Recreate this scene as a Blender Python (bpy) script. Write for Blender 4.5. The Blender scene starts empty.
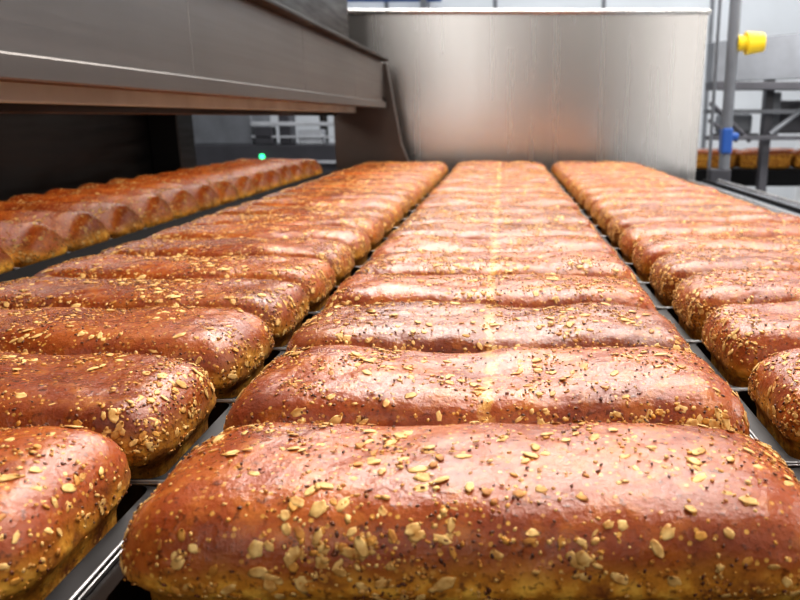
import bpy, bmesh, math, random
import numpy as np
from mathutils import Vector, Matrix, noise
random.seed(7); rng=np.random.default_rng(7)
S=bpy.context.scene
COL=S.collection
S.view_settings.view_transform='Standard'
try: S.view_settings.look='Medium High Contrast'
except Exception as e: print('look',e)
CZ=1.177; RIM=0.95; BELT=RIM-0.080

# ---------------------------------------------------------------- materials
def mat(name):
    m=bpy.data.materials.new(name); m.use_nodes=True
    nt=m.node_tree; b=nt.nodes['Principled BSDF']
    return m,nt,b
def ramp(nt,fac,stops):
    r=nt.nodes.new('ShaderNodeValToRGB')
    while len(r.color_ramp.elements)<len(stops): r.color_ramp.elements.new(0.5)
    for e,(p,c) in zip(r.color_ramp.elements,stops):
        e.position=p; e.color=(*c,1)
    nt.links.new(fac,r.inputs[0]); return r.outputs[0]
def mix(nt,fac,a,b,mode='MIX'):
    m=nt.nodes.new('ShaderNodeMix'); m.data_type='RGBA'; m.blend_type=mode
    for i,v in ((0,fac),(6,a),(7,b)):
        if hasattr(v,'is_linked') or hasattr(v,'links'): nt.links.new(v,m.inputs[i])
        elif i==0: m.inputs[0].default_value=v
        else: m.inputs[i].default_value=(*v,1)
    return m.outputs[2]
def math_(nt,op,a,b=None,c=None):
    m=nt.nodes.new('ShaderNodeMath'); m.operation=op
    for i,v in enumerate((a,b,c)):
        if v is None: continue
        if isinstance(v,(int,float)): m.inputs[i].default_value=v
        else: nt.links.new(v,m.inputs[i])
    return m.outputs[0]
def noise_tex(nt,vec,scale,detail=4,rough=.55,out='Fac'):
    n=nt.nodes.new('ShaderNodeTexNoise'); n.inputs['Scale'].default_value=scale
    n.inputs['Detail'].default_value=detail; n.inputs['Roughness'].default_value=rough
    if vec is not None: nt.links.new(vec,n.inputs['Vector'])
    return n.outputs[out]
def maprange(nt,v,a,b,c=0,d=1):
    m=nt.nodes.new('ShaderNodeMapRange'); m.interpolation_type='SMOOTHSTEP'
    nt.links.new(v,m.inputs[0])
    for i,x in enumerate((a,b,c,d)): m.inputs[i+1].default_value=x
    return m.outputs[0]

def crust_material(name,crease,light=1.0):
    m,nt,b=mat(name)
    tc=nt.nodes.new('ShaderNodeTexCoord'); oi=nt.nodes.new('ShaderNodeObjectInfo')
    off=nt.nodes.new('ShaderNodeVectorMath'); off.operation='MULTIPLY_ADD'
    cmb=nt.nodes.new('ShaderNodeCombineXYZ')
    for i in range(3): nt.links.new(oi.outputs['Random'],cmb.inputs[i])
    nt.links.new(cmb.outputs[0],off.inputs[0]); off.inputs[1].default_value=(7,5,3)
    nt.links.new(tc.outputs['Object'],off.inputs[2]); vec=off.outputs[0]
    sep=nt.nodes.new('ShaderNodeSeparateXYZ'); nt.links.new(tc.outputs['Object'],sep.inputs[0])
    big=noise_tex(nt,vec,14,4); med=noise_tex(nt,vec,60,5,.6); fine=noise_tex(nt,vec,260,4,.6)
    top=ramp(nt,big,[(.25,(.150,.026,.007)),(.5,(.270,.053,.011)),(.75,(.41,.108,.020))])
    top=mix(nt,maprange(nt,med,.45,.72,0,.55),top,(.51,.170,.028))
    top=mix(nt,maprange(nt,fine,.56,.67,0,.65),top,(.050,.011,.003))
    side=ramp(nt,med,[(.3,(.18,.046,.005)),(.5,(.54,.22,.018)),(.68,(.90,.53,.09))])
    side=mix(nt,maprange(nt,fine,.54,.66,0,.7),side,(.10,.027,.004))
    zz=math_(nt,'ADD',sep.outputs[2],math_(nt,'MULTIPLY',math_(nt,'SUBTRACT',big,.5),.045))
    zz=math_(nt,'ADD',zz,math_(nt,'MULTIPLY',math_(nt,'SUBTRACT',med,.5),.03))
    col=mix(nt,maprange(nt,zz,.010,.029,1,0),top,side)
    vo=nt.nodes.new('ShaderNodeTexVoronoi'); vo.inputs['Scale'].default_value=250; nt.links.new(vec,vo.inputs['Vector'])
    sc_=nt.nodes.new('ShaderNodeSeparateColor'); nt.links.new(vo.outputs['Color'],sc_.inputs[0])
    cr=math_(nt,'MULTIPLY',math_(nt,'LESS_THAN',vo.outputs['Distance'],.30),math_(nt,'GREATER_THAN',math_(nt,'ADD',sc_.outputs[0],math_(nt,'MULTIPLY',math_(nt,'SUBTRACT',big,.5),.8)),.64))
    col=mix(nt,math_(nt,'MULTIPLY',cr,.75),col,mix(nt,sc_.outputs[1],(.80,.46,.10),(.44,.18,.03)))
    if crease:
        ax=math_(nt,'ABSOLUTE',math_(nt,'ADD',sep.outputs[0],math_(nt,'MULTIPLY',math_(nt,'SUBTRACT',med,.5),.026)))
        cf=math_(nt,'MULTIPLY',maprange(nt,ax,.0006,.007,1,0),maprange(nt,math_(nt,'MULTIPLY',big,med),.17,.29,.0,.9))
        col=mix(nt,math_(nt,'MULTIPLY',cf,.75),col,(.70,.39,.10))
    hsv=nt.nodes.new('ShaderNodeHueSaturation'); nt.links.new(col,hsv.inputs['Color'])
    nt.links.new(maprange(nt,oi.outputs['Random'],0,1,.86*light,1.18*light),hsv.inputs['Value'])
    nt.links.new(hsv.outputs[0],b.inputs['Base Color'])
    rr=math_(nt,'ADD',zz,math_(nt,'MULTIPLY',math_(nt,'SUBTRACT',fine,.5),.04))
    rr=math_(nt,'ADD',rr,math_(nt,'MULTIPLY',math_(nt,'SUBTRACT',med,.5),.03))
    nt.links.new(maprange(nt,rr,.0,.042,.75,.25),b.inputs['Roughness'])
    b.inputs['Specular IOR Level'].default_value=.55
    b.inputs['Specular Tint'].default_value=(1,.95,.91,1)
    bp=nt.nodes.new('ShaderNodeBump'); bp.inputs['Strength'].default_value=.45; bp.inputs['Distance'].default_value=.0025
    h=math_(nt,'ADD',math_(nt,'MULTIPLY',med,1.0),math_(nt,'MULTIPLY',fine,.65))
    h=math_(nt,'ADD',h,math_(nt,'MULTIPLY',cr,.5))
    nt.links.new(h,bp.inputs['Height']); nt.links.new(bp.outputs[0],b.inputs['Normal'])
    return m
CRUST=crust_material('loaf_crust',False); CRUSTC=crust_material('loaf_crust_creased',True); CRUSTP=crust_material('loaf_crust_pale',False,1.3)

def flake_mat(name,c1,c2,r=.6):
    m,nt,b=mat(name); tc=nt.nodes.new('ShaderNodeTexCoord')
    n=noise_tex(nt,tc.outputs['Object'],160,3)
    nt.links.new(ramp(nt,n,[(.35,c1),(.65,c2)]),b.inputs['Base Color']); b.inputs['Roughness'].default_value=r
    return m
FL=[flake_mat('oat_flake',(.50,.23,.045),(.88,.58,.22)),
    flake_mat('golden_seed',(.38,.13,.018),(.70,.34,.06)),
    flake_mat('toasted_seed',(.06,.017,.006),(.20,.058,.015),.4)]

def metal(name,c,r=.3,streak=(1,1,60),var=.12,metallic=1.0,bump=.05,rv=.2,cs=5):
    m,nt,b=mat(name); tc=nt.nodes.new('ShaderNodeTexCoord')
    mp=nt.nodes.new('ShaderNodeMapping'); mp.inputs['Scale'].default_value=streak
    nt.links.new(tc.outputs['Object'],mp.inputs[0])
    n=noise_tex(nt,mp.outputs[0],4,4); n2=noise_tex(nt,tc.outputs['Object'],cs,3)
    nt.links.new(ramp(nt,n2,[(.3,tuple(x*(1-var) for x in c)),(.7,tuple(min(1,x*(1+var)) for x in c))]),b.inputs['Base Color'])
    b.inputs['Metallic'].default_value=metallic
    nt.links.new(maprange(nt,n,.3,.7,r*(1-rv),r*(1+rv)),b.inputs['Roughness'])
    if bump:
        bp=nt.nodes.new('ShaderNodeBump'); bp.inputs['Strength'].default_value=bump; bp.inputs['Distance'].default_value=.002
        nt.links.new(n,bp.inputs['Height']); nt.links.new(bp.outputs[0],b.inputs['Normal'])
    return m
def plain(name,c,r=.5,metallic=0,var=.15,scale=8):
    m,nt,b=mat(name); tc=nt.nodes.new('ShaderNodeTexCoord'); n=noise_tex(nt,tc.outputs['Object'],scale,4)
    nt.links.new(ramp(nt,n,[(.3,tuple(x*(1-var) for x in c)),(.7,tuple(min(1,x*(1+var)) for x in c))]),b.inputs['Base Color'])
    b.inputs['Roughness'].default_value=r; b.inputs['Metallic'].default_value=metallic
    return m
def emit(name,c,s):
    m,nt,b=mat(name); b.inputs['Base Color'].default_value=(*c,1)
    b.inputs['Emission Color'].default_value=(*c,1); b.inputs['Emission Strength'].default_value=s; return m
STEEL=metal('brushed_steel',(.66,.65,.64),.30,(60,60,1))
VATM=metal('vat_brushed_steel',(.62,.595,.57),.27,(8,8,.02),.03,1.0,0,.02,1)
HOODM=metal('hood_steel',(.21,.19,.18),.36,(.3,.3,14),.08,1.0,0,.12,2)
DARKST=metal('dark_steel',(.05,.046,.044),.45,(1,1,10),.1,1.0,0)  # near-black steel for hood interior, housing, posts and pipe
TINM=metal('tin_dark',(.032,.030,.030),.45,(1,1,1),.5,cs=12)
RIMM=metal('tin_rim_worn',(.27,.265,.265),.34,(1,1,1),.7,cs=14)
BELTM=metal('belt_mesh',(.04,.04,.042),.5,(60,60,1),.3)
DECKM=metal('deck_steel',(.26,.28,.32),.40,(1,1,1),.2)
RAILM=plain('black_guide',(.006,.006,.007),.75); RAILM.node_tree.nodes['Principled BSDF'].inputs['Specular IOR Level'].default_value=.15
GREYP=plain('grey_painted_metal',(.14,.15,.17),.45)
LGREY=plain('light_grey_metal',(.42,.44,.48),.4)
DGREY=plain('dark_grey_metal',(.045,.045,.055),.5)
YEL=plain('yellow_plastic',(.85,.60,.02),.4)
BLUE=plain('blue_plastic',(.02,.09,.34),.4)
WHITEP=plain('white_enamel',(.75,.76,.78),.35)
WALLM=plain('wall_panel',(.58,.61,.65),.6,var=.05,scale=2)
BROWNW=plain('wall_warm_panel',(.13,.11,.095),.6,var=.1,scale=2)
FLOORM=plain('floor_concrete',(.34,.34,.34),.4,var=.12,scale=3)
LIPM=plain('lip_enamel',(.50,.60,.62),.6)
GREEN=emit('green_lamp',(.05,1,.35),3)

# ---------------------------------------------------------------- mesh helpers
class MB:
    def __init__(s): s.bm=bmesh.new()
    def box(s,x0,x1,y0,y1,z0,z1,bev=0,rot=None):
        r=bmesh.ops.create_cube(s.bm,size=1)
        vs=r['verts']
        for v in vs: v.co=Vector(((x0+x1)/2+v.co.x*(x1-x0),(y0+y1)/2+v.co.y*(y1-y0),(z0+z1)/2+v.co.z*(z1-z0)))
        if bev:
            es=list({e for v in vs for e in v.link_edges})
            bmesh.ops.bevel(s.bm,geom=es,offset=bev,segments=2,affect='EDGES',profile=.5)
        return s
    def cyl(s,p,q,r,seg=20,r2=None):
        p=Vector(p);q=Vector(q);d=q-p
        m=Matrix.Translation((p+q)/2)@d.to_track_quat('Z','Y').to_matrix().to_4x4()
        bmesh.ops.create_cone(s.bm,cap_ends=True,segments=seg,radius1=r,radius2=r if r2 is None else r2,depth=d.length,matrix=m)
        return s
    def prism(s,pts,axis,a,b):
        def mk(p,t):
            if axis=='y': return (p[0],t,p[1])
            if axis=='x': return (t,p[0],p[1])
            return (p[0],p[1],t)
        A=[s.bm.verts.new(mk(p,a)) for p in pts]; B=[s.bm.verts.new(mk(p,b)) for p in pts]
        s.bm.faces.new(A); s.bm.faces.new(B[::-1])
        n=len(pts)
        for i in range(n): s.bm.faces.new((A[i],B[i],B[(i+1)%n],A[(i+1)%n]))
        return s
    def obj(s,name,m,parent=None,loc=(0,0,0),smooth=False):
        bmesh.ops.recalc_face_normals(s.bm,faces=s.bm.faces)
        me=bpy.data.meshes.new(name)
        for v in s.bm.verts: v.co-=Vector(loc)
        s.bm.to_mesh(me); s.bm.free(); me.materials.append(m)
        if smooth:
            for p in me.polygons: p.use_smooth=True
            try: me.set_sharp_from_angle(angle=math.radians(40))
            except Exception: pass
        o=bpy.data.objects.new(name,me); COL.objects.link(o)
        if parent:
            o.parent=parent; o.location=Vector(loc)-parent.location
        else: o.location=loc
        return o
def empty(name,loc,label,cat):
    o=bpy.data.objects.new(name,None); o.empty_display_size=.05; COL.objects.link(o); o.location=loc
    o['label']=label; o['category']=cat; return o
def tag(o,label,cat,group=None):
    o['label']=label; o['category']=cat
    if group: o['group']=group
    return o

# ---------------------------------------------------------------- loaf
A_,B_=.1800,.0690
def loaf_mesh(seed,crease,C_=.051,ve=5.0,we=3.2,ue=11,m_=None,amp=1.0):
    nu,nv,nw=110,40,30
    idx={};P=[]
    def vid(i,j,k):
        t=(i,j,k)
        if t not in idx: idx[t]=len(P); P.append((2*i/nu-1,2*j/nv-1,2*k/nw-1))
        return idx[t]
    F=[]
    for k in (0,nw):
        for i in range(nu):
            for j in range(nv):
                q=[vid(i,j,k),vid(i+1,j,k),vid(i+1,j+1,k),vid(i,j+1,k)]
                F.append(q if k else q[::-1])
    for j in (0,nv):
        for i in range(nu):
            for k in range(nw):
                q=[vid(i,j,k),vid(i+1,j,k),vid(i+1,j,k+1),vid(i,j,k+1)]
                F.append(q if j==0 else q[::-1])
    for i in (0,nu):
        for j in range(nv):
            for k in range(nw):
                q=[vid(i,j,k),vid(i,j+1,k),vid(i,j+1,k+1),vid(i,j,k+1)]
                F.append(q[::-1] if i==0 else q)
    P=np.array(P); ab=np.abs(P)
    lo=np.full(len(P),.2); hi=np.full(len(P),1.0)
    wexp=np.where(P[:,2]>0,we,6.0)
    for _ in range(32):
        mid=(lo+hi)/2
        f=(ab[:,0]*mid)**ue+(ab[:,1]*mid)**ve+(ab[:,2]*mid)**wexp
        hi=np.where(f>1,mid,hi); lo=np.where(f>1,lo,mid)
    P=P*lo[:,None]
    z=np.where(P[:,2]>0,P[:,2]*C_,P[:,2]*.0745)
    t=np.clip((z+.004)/.016,0,1); t=t*t*(3-2*t); k=1-t
    x=P[:,0]*A_; y=P[:,1]*B_
    dn=np.clip(-z/.0745,0,1)
    x=x*(1-.008/A_*k-.02*dn); y=y*(1-.009/B_*k-.08*dn)
    V=np.stack([x,y,z],1)
    r=random.Random(seed); o=Vector((r.uniform(0,99),r.uniform(0,99),r.uniform(0,99)))
    lean=r.uniform(-.004,.004)
    out=[]
    for v in V:
        p=Vector(v)
        if p.z>.0:
            g=min(1,p.z/.012)
            n=Vector((p.x/A_**2*.04*abs(p.x/A_)**3,p.y/B_**2*.03,max(p.z,.0)/C_**2*.03)).normalized()
            q=p*1.0
            h=.0050*noise.noise(q*15+o)+.0012*noise.noise(q*42+o)+.0006*noise.noise(q*110+o)
            h+=.0040*noise.noise(Vector((q.x*9,0,0))+o)
            h*=amp
            if crease: h-=.0008*math.exp(-(p.x/.006)**2)*(p.z/C_)
            if p.z<.026: h+=.0022*abs(noise.noise(Vector((q.x*100,q.y*100,q.z*170))+o))
            h=max(-.006,min(.0045,h))
            p=p+n*h*g; p.y+=lean*g*(p.z/C_)
            if abs(p.y)>.0665: p.y=math.copysign(.0665+.0024*math.tanh((abs(p.y)-.0665)/.0024),p.y)
        out.append(p)
    me=bpy.data.meshes.new('bread_loaf'); me.from_pydata(out,[],F); me.update()
    for p in me.polygons: p.use_smooth=True
    me.materials.append(m_ or (CRUSTC if crease else CRUST))
    return me
def ico(sub):
    bm=bmesh.new(); bmesh.ops.create_icosphere(bm,subdivisions=sub,radius=1)
    v=np.array([x.co[:] for x in bm.verts]); f=np.array([[y.index for y in x.verts] for x in bm.faces]); bm.free(); return v,f
IV2,IF2=ico(2); IV1,IF1=ico(1)
def seeds_mesh(me,seed,n):
    rs=np.random.default_rng(seed); rr=random.Random(seed)
    o=Vector((rr.uniform(0,99),)*3)
    cen=np.empty(len(me.polygons)*3); me.polygons.foreach_get('center',cen); cen=cen.reshape(-1,3)
    nor=np.empty(len(me.polygons)*3); me.polygons.foreach_get('normal',nor); nor=nor.reshape(-1,3)
    ar=np.empty(len(me.polygons)); me.polygons.foreach_get('area',ar)
    w=ar*(cen[:,2]>.005)
    cl=np.array([noise.noise(Vector(c)*24+o)+.5*noise.noise(Vector(c)*60+o) for c in cen])
    w*=np.clip(.6+2.0*cl,.10,2.6)*np.where(cen[:,2]<.038,2.1,1.0)
    w/=w.sum(); pick=rs.choice(len(w),size=n,p=w)
    VV=[];FF=[];MI=[];b=0
    for fi in pick:
        c=Vector(cen[fi])+Vector(rs.uniform(-.0012,.0012,3))*.8; nn=Vector(nor[fi])
        u=rs.random()
        if u<.042: a=rs.uniform(.0038,.0054); bb=a*rs.uniform(.5,.72); t=.0005; mi=0; f=1
        elif u<.23: a=rs.uniform(.0018,.0036); bb=a*rs.uniform(.5,.8); t=.00045; mi=0 if rs.random()<.6 else 1; f=1
        elif u<.76: a=rs.uniform(.0006,.0017); bb=a*rs.uniform(.5,.9); t=.0005; mi=0 if rs.random()<.42 else 1; f=0
        else: a=rs.uniform(.0009,.0018); bb=a*.6; t=.0006; mi=2; f=0
        if f: f=2 if a>.0028 else 1
        tilt=Vector(rs.normal(0,.08,3)); nn=(nn+tilt).normalized()
        q=nn.to_track_quat('Z','Y').to_matrix()@Matrix.Rotation(rs.uniform(0,6.28),3,'Z')
        v=(IV2 if f==2 else IV1).copy(); fc=IF2 if f==2 else IF1
        if f:
            if f==2: v[:,2]-=.55*np.exp(-(v[:,1]/.22)**2)*(v[:,2]>0)
            ang=np.arctan2(v[:,1],v[:,0]); v[:,:2]*=(1+.16*np.sin(ang*2+u*400)+.12*np.sin(ang*5+u*900))[:,None]
            v[:,2]+=rs.uniform(-.5,.1)*v[:,0]**2
        v=v*np.array([a,bb,t])
        v=v@np.array(q).T+np.array(c+nn*t*.2)
        VV.append(v); FF.append(fc+b); MI+= [mi]*len(fc); b+=len(v)
    V=np.concatenate(VV)
    sm=bpy.data.meshes.new('seed_topping'); sm.from_pydata(V.tolist(),[],np.concatenate(FF).tolist())
    for m_ in FL: sm.materials.append(m_)
    sm.polygons.foreach_set('material_index',MI); sm.polygons.foreach_set('use_smooth',[True]*len(MI)); sm.update()
    return sm
VAR=[];VARC=[];VARP=[]
CC=(.051,.0485,.053,.050)
for i in range(4):
    m_=loaf_mesh(10+i,False,CC[i]); VAR.append((m_,seeds_mesh(m_,50+i,3600)))
for i in range(4):
    m_=loaf_mesh(30+i,True,CC[(i+1)%4]); VARC.append((m_,seeds_mesh(m_,70+i,4000)))
for i in range(3):
    m_=loaf_mesh(60+i,False,.064,1.7,1.2,18,CRUSTP,.5); VARP.append((m_,seeds_mesh(m_,80+i,3400)))
FRONT=loaf_mesh(91,False,.051,4.6,3.0,9,None,.8); FRONTS=seeds_mesh(FRONT,92,4000)

TX=.1930
def tin_meshes():
    bm=bmesh.new()
    def ring(hx,hy,z,r,seg=5):
        out=[]
        for cx,cy,a0 in ((1,1,0),(-1,1,90),(-1,-1,180),(1,-1,270)):
            for s in range(seg+1):
                a=math.radians(a0+90*s/seg)
                out.append(bm.verts.new((cx*(hx-r)+r*math.cos(a),cy*(hy-r)+r*math.sin(a),z)))
        return out
    def join(a,b):
        for i in range(len(a)): bm.faces.new((a[i],a[(i+1)%len(a)],b[(i+1)%len(a)],b[i]))
    o0=ring(.176,.0605,-.0795,.008); o1=ring(TX-.011,.0675,-.004,.010); o2=ring(TX,.0680,-.002,.010)
    i1=ring(.1805,.0655,.000,.009); i0=ring(.175,.0595,-.0775,.008)
    join(o0,o1); join(o1,o2); join(o2,i1); join(i1,i0); bm.faces.new(i0); bm.faces.new(o0)
    bmesh.ops.recalc_face_normals(bm,faces=bm.faces)
    me=bpy.data.meshes.new('bread_tin'); bm.to_mesh(me); bm.free(); me.materials.append(TINM)
    V=[];F=[]
    for hx,hy,r,R in ((TX+.0005,.0683,.010,.0011),):
        cu=[]
        for cx,cy,a0 in ((1,1,0),(-1,1,90),(-1,-1,180),(1,-1,270)):
            for s in range(6):
                a=math.radians(a0+90*s/5); cu.append(Vector((cx*(hx-r)+r*math.cos(a),cy*(hy-r)+r*math.sin(a),-.001)))
        n=len(cu);k=8;b0=len(V)
        for i,p in enumerate(cu):
            t=(cu[(i+1)%n]-cu[i-1]).normalized(); s=t.cross(Vector((0,0,1)))
            for j in range(k):
                a=2*math.pi*j/k; V.append(p+s*R*math.cos(a)+Vector((0,0,R*1.4*math.sin(a))))
        for i in range(n):
            for j in range(k):
                F.append(tuple(b0+q for q in (i*k+j,i*k+(j+1)%k,((i+1)%n)*k+(j+1)%k,((i+1)%n)*k+j)))
    rm=bpy.data.meshes.new('tin_rim'); rm.from_pydata(V,[],F); rm.update(); rm.materials.append(RIMM)
    for p in rm.polygons: p.use_smooth=True
    return me,rm
TME,RME=tin_meshes()

def put_loaf(x,y,z,pair,label,group,rotz=0,seeds=True,tin=True,sc=(1,1,1)):
    if tin:
        t=bpy.data.objects.new('bread_tin',TME); COL.objects.link(t); t.location=(x,y,z)
        tag(t,'dark metal baking tin with rolled rim holding a loaf','baking tin','baking tins on the conveyor')
        rr=bpy.data.objects.new('tin_rim',RME); COL.objects.link(rr); rr.parent=t; rr['label']='worn silver rolled rim'
    o=bpy.data.objects.new('bread_loaf',pair[0]); COL.objects.link(o); o.location=(x,y,z); o.rotation_euler=(0,0,rotz); o.scale=sc
    tag(o,label,'bread loaf',group)
    if seeds:
        s=bpy.data.objects.new('seed_topping',pair[1]); COL.objects.link(s); s.parent=o; s['kind']='stuff'
        s['label']='scattered oat flakes and small seeds'
    return o
PITCH=.1405
C4=-.910
cols=[(-.012,.372,'c'),(-.4025,.362,'l'),(.3785,.388,'r'),(C4,.35,'h')]
YEND=3.10
for cx,y0,kind in cols:
    y=y0;k=0
    while y<YEND+(.05 if kind=='h' else 0):
        R=random
        if kind=='c':
            pair=(FRONT,FRONTS) if k==0 else VARC[(k*3+R.randrange(2))%4]
        elif kind=='h': pair=VARP[(k+R.randrange(2))%3]
        else: pair=VAR[(k*3+R.randrange(3))%4]
        rot=math.pi*R.randrange(2) if k else 0
        if kind=='c': lab='long red-brown wholegrain loaf topped with oat flakes in a tin'; g='loaves in the middle row of tins'
        elif kind=='l': lab='red-brown seeded loaf in tin beside the steel oven hood'; g='loaves in the row beside the hood'
        elif kind=='r': lab='glossy red-brown seeded loaf in outer row of tins'; g='loaves in the outer row of tins'
        else: lab='brown peaked loaf in tin passing under the steel hood'; g='loaves under the hood'
        if k==0 and kind=='c': lab='large glossy wholegrain loaf densely covered in oat flakes'
        put_loaf(cx+R.uniform(-.0008,.0008),y,RIM,pair,lab,g,rot,True,True,(1,1,1))
        y+=PITCH;k+=1

# ---------------------------------------------------------------- conveyor
conv=empty('bread_conveyor',(0,1.3,0),'wide steel conveyor carrying rows of filled bread tins','conveyor')
MB().box(-1.135,.61,-.55,3.22,BELT-.03,BELT,.004).obj('conveyor_belt',BELTM,conv)
m=MB().box(.625,.98,-.55,3.22,BELT-.12,BELT+.035,.004)
m.obj('side_deck',DECKM,conv)
for i in range(5):
    MB().box(.665+i*.065,.675+i*.065,-.55,3.22,BELT+.0345,BELT+.048,.002).obj('deck_strip',RAILM if i%2 else STEEL,conv)
MB().box(-1.155,-1.14,-.55,3.22,BELT-.12,BELT+.03,.003).obj('side_rail',DARKST,conv)
for gx,w,zt in ((-.2072,.0010,RIM-.004),(.1833,.0012,RIM-.004),(.587,.010,RIM-.02)):
    MB().box(gx-w,gx+w,-.55,3.2,BELT+.001,zt,.0006).obj('guide_rail',RAILM,conv)
MB().box(-.711,-.602,-.55,3.2,BELT+.001,RIM+.012,.002).obj('guide_rail',RAILM,conv)
for lx in (-1.02,.80):
    for ly in (-.4,1.3,3.0):
        MB().box(lx-.04,lx+.04,ly-.04,ly+.04,0,BELT-.03,.004).obj('leg',STEEL,conv)

# ---------------------------------------------------------------- hood
hood=empty('oven_hood',(-.9,3.1,0),'long brushed steel oven hood spanning the tin row','oven hood')
HB=CZ+.035; HT=CZ+.222; HE=3.19
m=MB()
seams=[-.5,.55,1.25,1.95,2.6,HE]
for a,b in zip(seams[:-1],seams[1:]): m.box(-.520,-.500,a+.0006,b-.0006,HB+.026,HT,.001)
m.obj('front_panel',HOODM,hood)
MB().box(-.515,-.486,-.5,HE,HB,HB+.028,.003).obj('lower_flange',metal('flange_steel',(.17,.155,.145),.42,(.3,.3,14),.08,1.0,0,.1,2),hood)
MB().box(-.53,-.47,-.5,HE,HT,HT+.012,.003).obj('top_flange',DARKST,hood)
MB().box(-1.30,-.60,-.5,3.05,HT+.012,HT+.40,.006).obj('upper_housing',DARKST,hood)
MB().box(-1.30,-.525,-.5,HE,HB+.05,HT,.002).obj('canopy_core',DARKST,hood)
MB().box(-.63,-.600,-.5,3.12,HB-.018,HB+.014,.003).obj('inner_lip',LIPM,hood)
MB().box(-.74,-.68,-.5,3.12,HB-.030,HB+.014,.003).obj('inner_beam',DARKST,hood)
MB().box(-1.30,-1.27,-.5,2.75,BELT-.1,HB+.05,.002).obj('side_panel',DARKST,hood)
MB().box(-1.27,-1.165,2.72,2.86,0,HB+.05,.004).obj('post',DARKST,hood)
MB().prism([(-.72,HB+.06),(-.72,BELT-.15),(-.385,BELT-.15),(-.395,RIM+.0),(-.44,RIM+.12),(-.49,HT-.005),(-.56,HT-.005)],'y',3.24,3.30).obj('end_leg',metal('leg_steel',(.13,.11,.10),.35,(1,1,1),.1,1.0,0),hood)
MB().box(-.72,-.64,3.24,3.33,0,BELT-.14,.004).obj('post',DARKST,hood)
MB().box(-1.27,-.50,3.185,3.235,HB+.045,HT,.003).obj('end_panel',HOODM,hood)

# ---------------------------------------------------------------- vat
vat=empty('steel_vat',(.1,3.9,0),'large brushed stainless steel dough vat behind the loaves','vat')
X0,X1=-.78,.915; ZT=CZ+.455; ZB=.62; Y0,Y1=3.50,4.35
bm=bmesh.new()
def ringv(ix,zt,inset):
    return [bm.verts.new(p) for p in ((X0+ix,Y0+inset,zt),(X1-ix*.2,Y0+inset,zt),(X1-ix*.2,Y1-inset,zt),(X0+ix,Y1-inset,zt))]
a=ringv(.06,ZB,.02); b=ringv(0,ZT,0); c=ringv(.012,ZT,.012); d=ringv(.07,ZB+.02,.03)
for p,q in ((a,b),(b,c),(c,d)):
    for i in range(4): bm.faces.new((p[i],p[(i+1)%4],q[(i+1)%4],q[i]))
bm.faces.new(a); bm.faces.new(d)
mm=MB(); mm.bm.free(); mm.bm=bm
bmesh.ops.bevel(bm,geom=[e for e in bm.edges if abs(e.verts[0].co.z-e.verts[1].co.z)>.3],offset=.008,segments=3,affect='EDGES')
mm.obj('vat_body',VATM,vat)
m=MB()
m.cyl((X0,Y0-.004,ZT),(X1,Y0-.004,ZT),.012); m.cyl((X0,Y1,ZT),(X1,Y1,ZT),.012)
m.cyl((X0,Y0,ZT),(X0,Y1,ZT),.012); m.cyl((X1,Y0,ZT),(X1,Y1,ZT),.012)
m.obj('vat_rim',STEEL,vat,smooth=True)
for lx in (X0+.15,X1-.15):
    for ly in (Y0+.15,Y1-.15):
        MB().box(lx-.03,lx+.03,ly-.03,ly+.03,0,ZB+.01,.003).obj('leg',STEEL,vat)

# ---------------------------------------------------------------- right background
post=empty('support_post',(1.06,3.6,0),'slim steel post with blue clamp and yellow connector','post')
MB().cyl((1.06,3.6,0),(1.06,3.6,2.3),.026).obj('pole',GREYP,post,smooth=True)
MB().cyl((1.00,3.64,0),(1.00,3.64,2.3),.008).obj('conduit',GREYP,post,smooth=True)
MB().box(1.035,1.085,3.565,3.635,CZ-.17,CZ-.05,.010).obj('blue_clamp',BLUE,post)
MB().cyl((1.086,3.6,CZ-.09),(1.115,3.6,CZ-.09),.018).obj('clamp_knob',BLUE,post,smooth=True)
MB().cyl((1.08,3.6,CZ+.33),(1.15,3.6,CZ+.33),.035).cyl((1.12,3.6,CZ+.33),(1.20,3.6,CZ+.335),.052,r2=.042).obj('yellow_connector',YEL,post,smooth=True)
m=MB()
m.cyl((1.00,3.6,RIM-.13),(1.12,3.6,RIM-.13),.04); m.cyl((1.06,3.6,0),(1.06,3.6,.02),.07)
m.obj('bracket',GREYP,post)
MB().box(.985,1.09,3.57,3.63,CZ-.33,CZ-.24,.01).obj('mounting_block',DGREY,post)

mach=empty('overhead_frame',(2.2,4.6,0),'dark grey steel machine frame with cross beam','machine frame')
MB().prism([(1.22,CZ+.20),(3.6,CZ+.30),(3.6,CZ+.66),(1.22,CZ+.42)],'y',4.5,4.62).obj('cross_beam',GREYP,mach)
MB().box(1.22,3.6,4.48,4.64,CZ+.155,CZ+.20,.003).obj('lower_flange',DGREY,mach)
for px in (1.62,2.5,3.3): MB().box(px-.025,px+.025,4.65,4.72,0,CZ+.25,.004).obj('post',DGREY,mach)
MB().box(1.22,3.4,4.6,4.66,CZ+.02,CZ+.045,.003).obj('rail',GREYP,mach)
MB().box(1.22,3.4,4.55,4.60,CZ-.135,CZ-.11,.003).obj('rail',DGREY,mach)
MB().cyl((1.22,4.5,CZ+.08),(1.50,4.6,CZ-.14),.014).obj('brace',DGREY,mach)
MB().cyl((1.22,4.5,CZ-.02),(1.42,4.6,CZ-.14),.012).obj('brace',DGREY,mach)
MB().cyl((1.62,4.6,CZ-.1),(1.95,4.6,CZ+.16),.014).obj('brace',GREYP,mach)
MB().box(1.36,1.56,4.75,4.90,CZ-.10,CZ+.02,.02).obj('motor_housing',GREYP,mach)
MB().box(1.34,1.60,4.74,4.92,CZ-.13,CZ-.10,.005).obj('motor_bracket',DGREY,mach)
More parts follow.
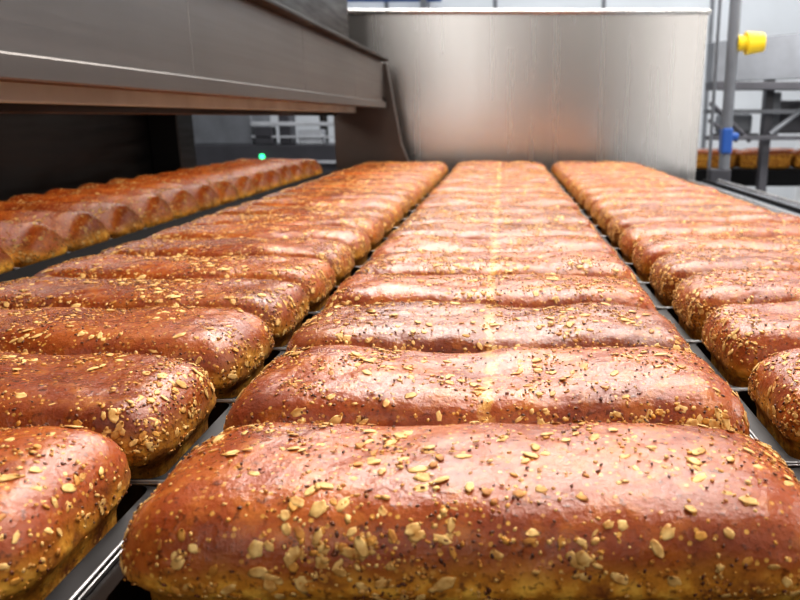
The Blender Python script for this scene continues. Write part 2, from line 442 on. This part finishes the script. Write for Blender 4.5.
MB().box(1.70,1.95,4.75,4.95,CZ-.10,CZ+.10,.02).obj('gear_housing',DGREY,mach)
MB().box(1.64,1.72,4.73,4.78,CZ-.12,CZ+.15,.01).obj('bracket_plate',GREYP,mach)

c2=empty('cooling_conveyor',(2.6,5.3,0),'narrow black conveyor carrying a line of brown loaves','conveyor')
MB().box(1.15,4.2,4.90,5.55,CZ-.38,CZ-.335,.004).obj('conveyor_belt',DGREY,c2)
MB().box(1.15,4.2,4.88,4.898,CZ-.44,CZ-.335,.003).obj('side_rail',RAILM,c2)
for lx in (1.4,2.6,3.9): MB().box(lx-.04,lx+.04,5.2,5.28,0,CZ-.38,.003).obj('leg',DGREY,c2)
for i in range(8):
    put_loaf(1.36+i*.365,4.985,CZ-.334+.0755,VAR[i%4],'plain red-brown loaf in a line on the black conveyor','loaves on the cooling conveyor',0,False,False)
for i in range(8):
    put_loaf(1.44+i*.365,5.135,CZ-.334+.0755,VAR[(i+1)%4],'plain red-brown loaf in a line on the black conveyor','loaves on the cooling conveyor',0,False,False)

bn=empty('white_drum',(2.62,6.0,0),'round white plastic drum beside the conveyor','drum')
MB().cyl((2.62,6.0,0),(2.62,6.0,CZ-.02),.25,40,.27).obj('drum_body',WHITEP,bn,smooth=True)
MB().cyl((2.62,6.0,CZ-.02),(2.62,6.0,CZ+.02),.285,40).obj('drum_lid',WHITEP,bn)

# background machine seen below the hood
bmach=empty('control_cabinet',(-1.5,5.6,0),'grey machine cabinet with rails and green indicator lamp','cabinet')
MB().box(-2.3,-1.05,5.6,6.1,.0,CZ-.20,.01).obj('cabinet_body',DGREY,bmach)
MB().box(-2.3,-1.86,5.62,6.1,CZ-.20,CZ+.35,.01).obj('cabinet_tower',GREYP,bmach)
MB().box(-1.66,-1.58,5.62,5.8,CZ-.20,CZ+.3,.01).obj('cable_duct',DGREY,bmach)
MB().box(-1.86,-1.05,5.60,5.66,CZ-.065,CZ-.035,.004).obj('cross_rail',LGREY,bmach)
MB().box(-1.86,-1.05,5.60,5.66,CZ-.15,CZ-.135,.004).obj('cross_rail',LGREY,bmach)
MB().box(-2.0,-1.05,5.56,5.60,CZ-.335,CZ-.315,.004).obj('cross_rail',LGREY,bmach)
MB().box(-1.52,-1.34,5.62,5.75,CZ-.20,CZ-.09,.01).obj('cabinet_panel',LGREY,bmach)
MB().cyl((-1.36,5.77,CZ-.19),(-1.36,5.77,CZ+.3),.03).obj('pipe',DARKST,bmach,smooth=True)
MB().box(-1.22,-1.14,5.68,5.77,CZ-.20,CZ+.3,.01).obj('upright',GREYP,bmach)
MB().box(-1.84,-1.70,5.60,5.70,CZ-.20,CZ-.07,.01).obj('lamp_housing',DGREY,bmach)
MB().cyl((-1.79,5.585,CZ-.285),(-1.79,5.60,CZ-.285),.017).obj('indicator_lamp',GREEN,bmach)

pp=empty('blue_pipe',(-1.4,7.2,0),'blue pipe running along the pale wall','pipe')
MB().cyl((-2.6,7.7,CZ+1.14),(-.6,7.7,CZ+1.14),.05).obj('pipe_run',BLUE,pp,smooth=True)
MB().box(-2.5,-2.44,7.62,7.99,CZ+1.02,CZ+1.2).obj('pipe_bracket',GREYP,pp)
MB().box(-.8,-.74,7.62,7.99,CZ+1.02,CZ+1.2).obj('pipe_bracket',GREYP,pp)

# ---------------------------------------------------------------- room
def struct(o): o['kind']='structure'; o['label']=o.name.replace('_',' ')+' of the bakery hall'; o['category']='room'; return o
struct(MB().box(-5,6,-4,8,-.1,0).obj('floor',FLOORM))
struct(MB().box(-5,6,8,8.1,0,4).obj('wall_back',WALLM))
struct(MB().box(-5,6,-4.1,-4,0,4).obj('added_front_wall',BROWNW))  # unseen wall added so its brown shows in the vat's reflection
struct(MB().box(-5.1,-5,-4,8,0,4).obj('wall_left',WALLM))
struct(MB().box(6,6.1,-4,8,0,4).obj('wall_right',WALLM))
m=MB()
for i in range(10): m.box(-4.5+i*1.1,-4.46+i*1.1,7.985,8.0,0,4)
struct(m.obj('trim_1',GREYP))

# ---------------------------------------------------------------- light
w=bpy.data.worlds.new('hall_light'); S.world=w; w.use_nodes=True
w.node_tree.nodes['Background'].inputs[0].default_value=(1,.99,.98,1); w.node_tree.nodes['Background'].inputs[1].default_value=.40
def area(name,loc,target,sx,sy,e,c=(1,.965,.92)):
    l=bpy.data.lights.new(name,'AREA'); l.shape='RECTANGLE'; l.size=sx; l.size_y=sy; l.energy=e; l.color=c
    o=bpy.data.objects.new(name,l); COL.objects.link(o); o.location=loc
    o.rotation_euler=(Vector(target)-Vector(loc)).to_track_quat('-Z','Y').to_euler(); return o
area('ceiling_or_fill_light',(.3,1.4,3.0),(.1,1.2,1),3.0,.20,66)
area('ceiling_or_fill_light',(.3,2.8,3.0),(.1,2.0,1),3.0,.20,68)
area('ceiling_or_fill_light',(.3,5.2,3.3),(0,3.5,1),4,.3,72)
area('ceiling_or_fill_light',(2.6,3.9,2.4),(2.4,5.0,1),2,.3,85)  # added fill aimed at the cooling loaves, not a hall fixture
area('ceiling_or_fill_light',(.5,7.0,3.6),(.5,7.9,1.5),6,.5,60,(.95,.98,1))
area('added_fill_light',(-.60,-2.0,2.2),(-.5,3.5,1.8),.50,3.8,21,(1,.98,.96))  # added strip behind the camera, gives the vat its left bright band
area('added_fill_light',(2.20,-2.0,2.2),(.9,3.5,1.8),.35,3.8,19,(1,.98,.96))  # second added strip, for the bright band on the vat's right
area('added_fill_light',(3.2,1.5,2.0),(-.8,1.6,1),2.5,.6,44)  # added side fill for loaf ends and the row under the hood
area('hood_fill_light',(-.90,1.6,HB+.045),(-.90,1.6,0),.12,3.0,4.2,(1,.95,.9))  # added fill to brighten the covered loaves, no fitted lamp here

# ---------------------------------------------------------------- camera
cam=bpy.data.cameras.new('camera'); co=bpy.data.objects.new('camera',cam); COL.objects.link(co)
cam.sensor_width=36; cam.lens=740/800*36; cam.shift_x=-103/800
co.location=(0,0,CZ); co.rotation_euler=(math.radians(90)-math.atan(183/740),0,0)
cam.clip_start=.02
cam.dof.use_dof=True; cam.dof.focus_distance=.55; cam.dof.aperture_fstop=11
S.camera=co
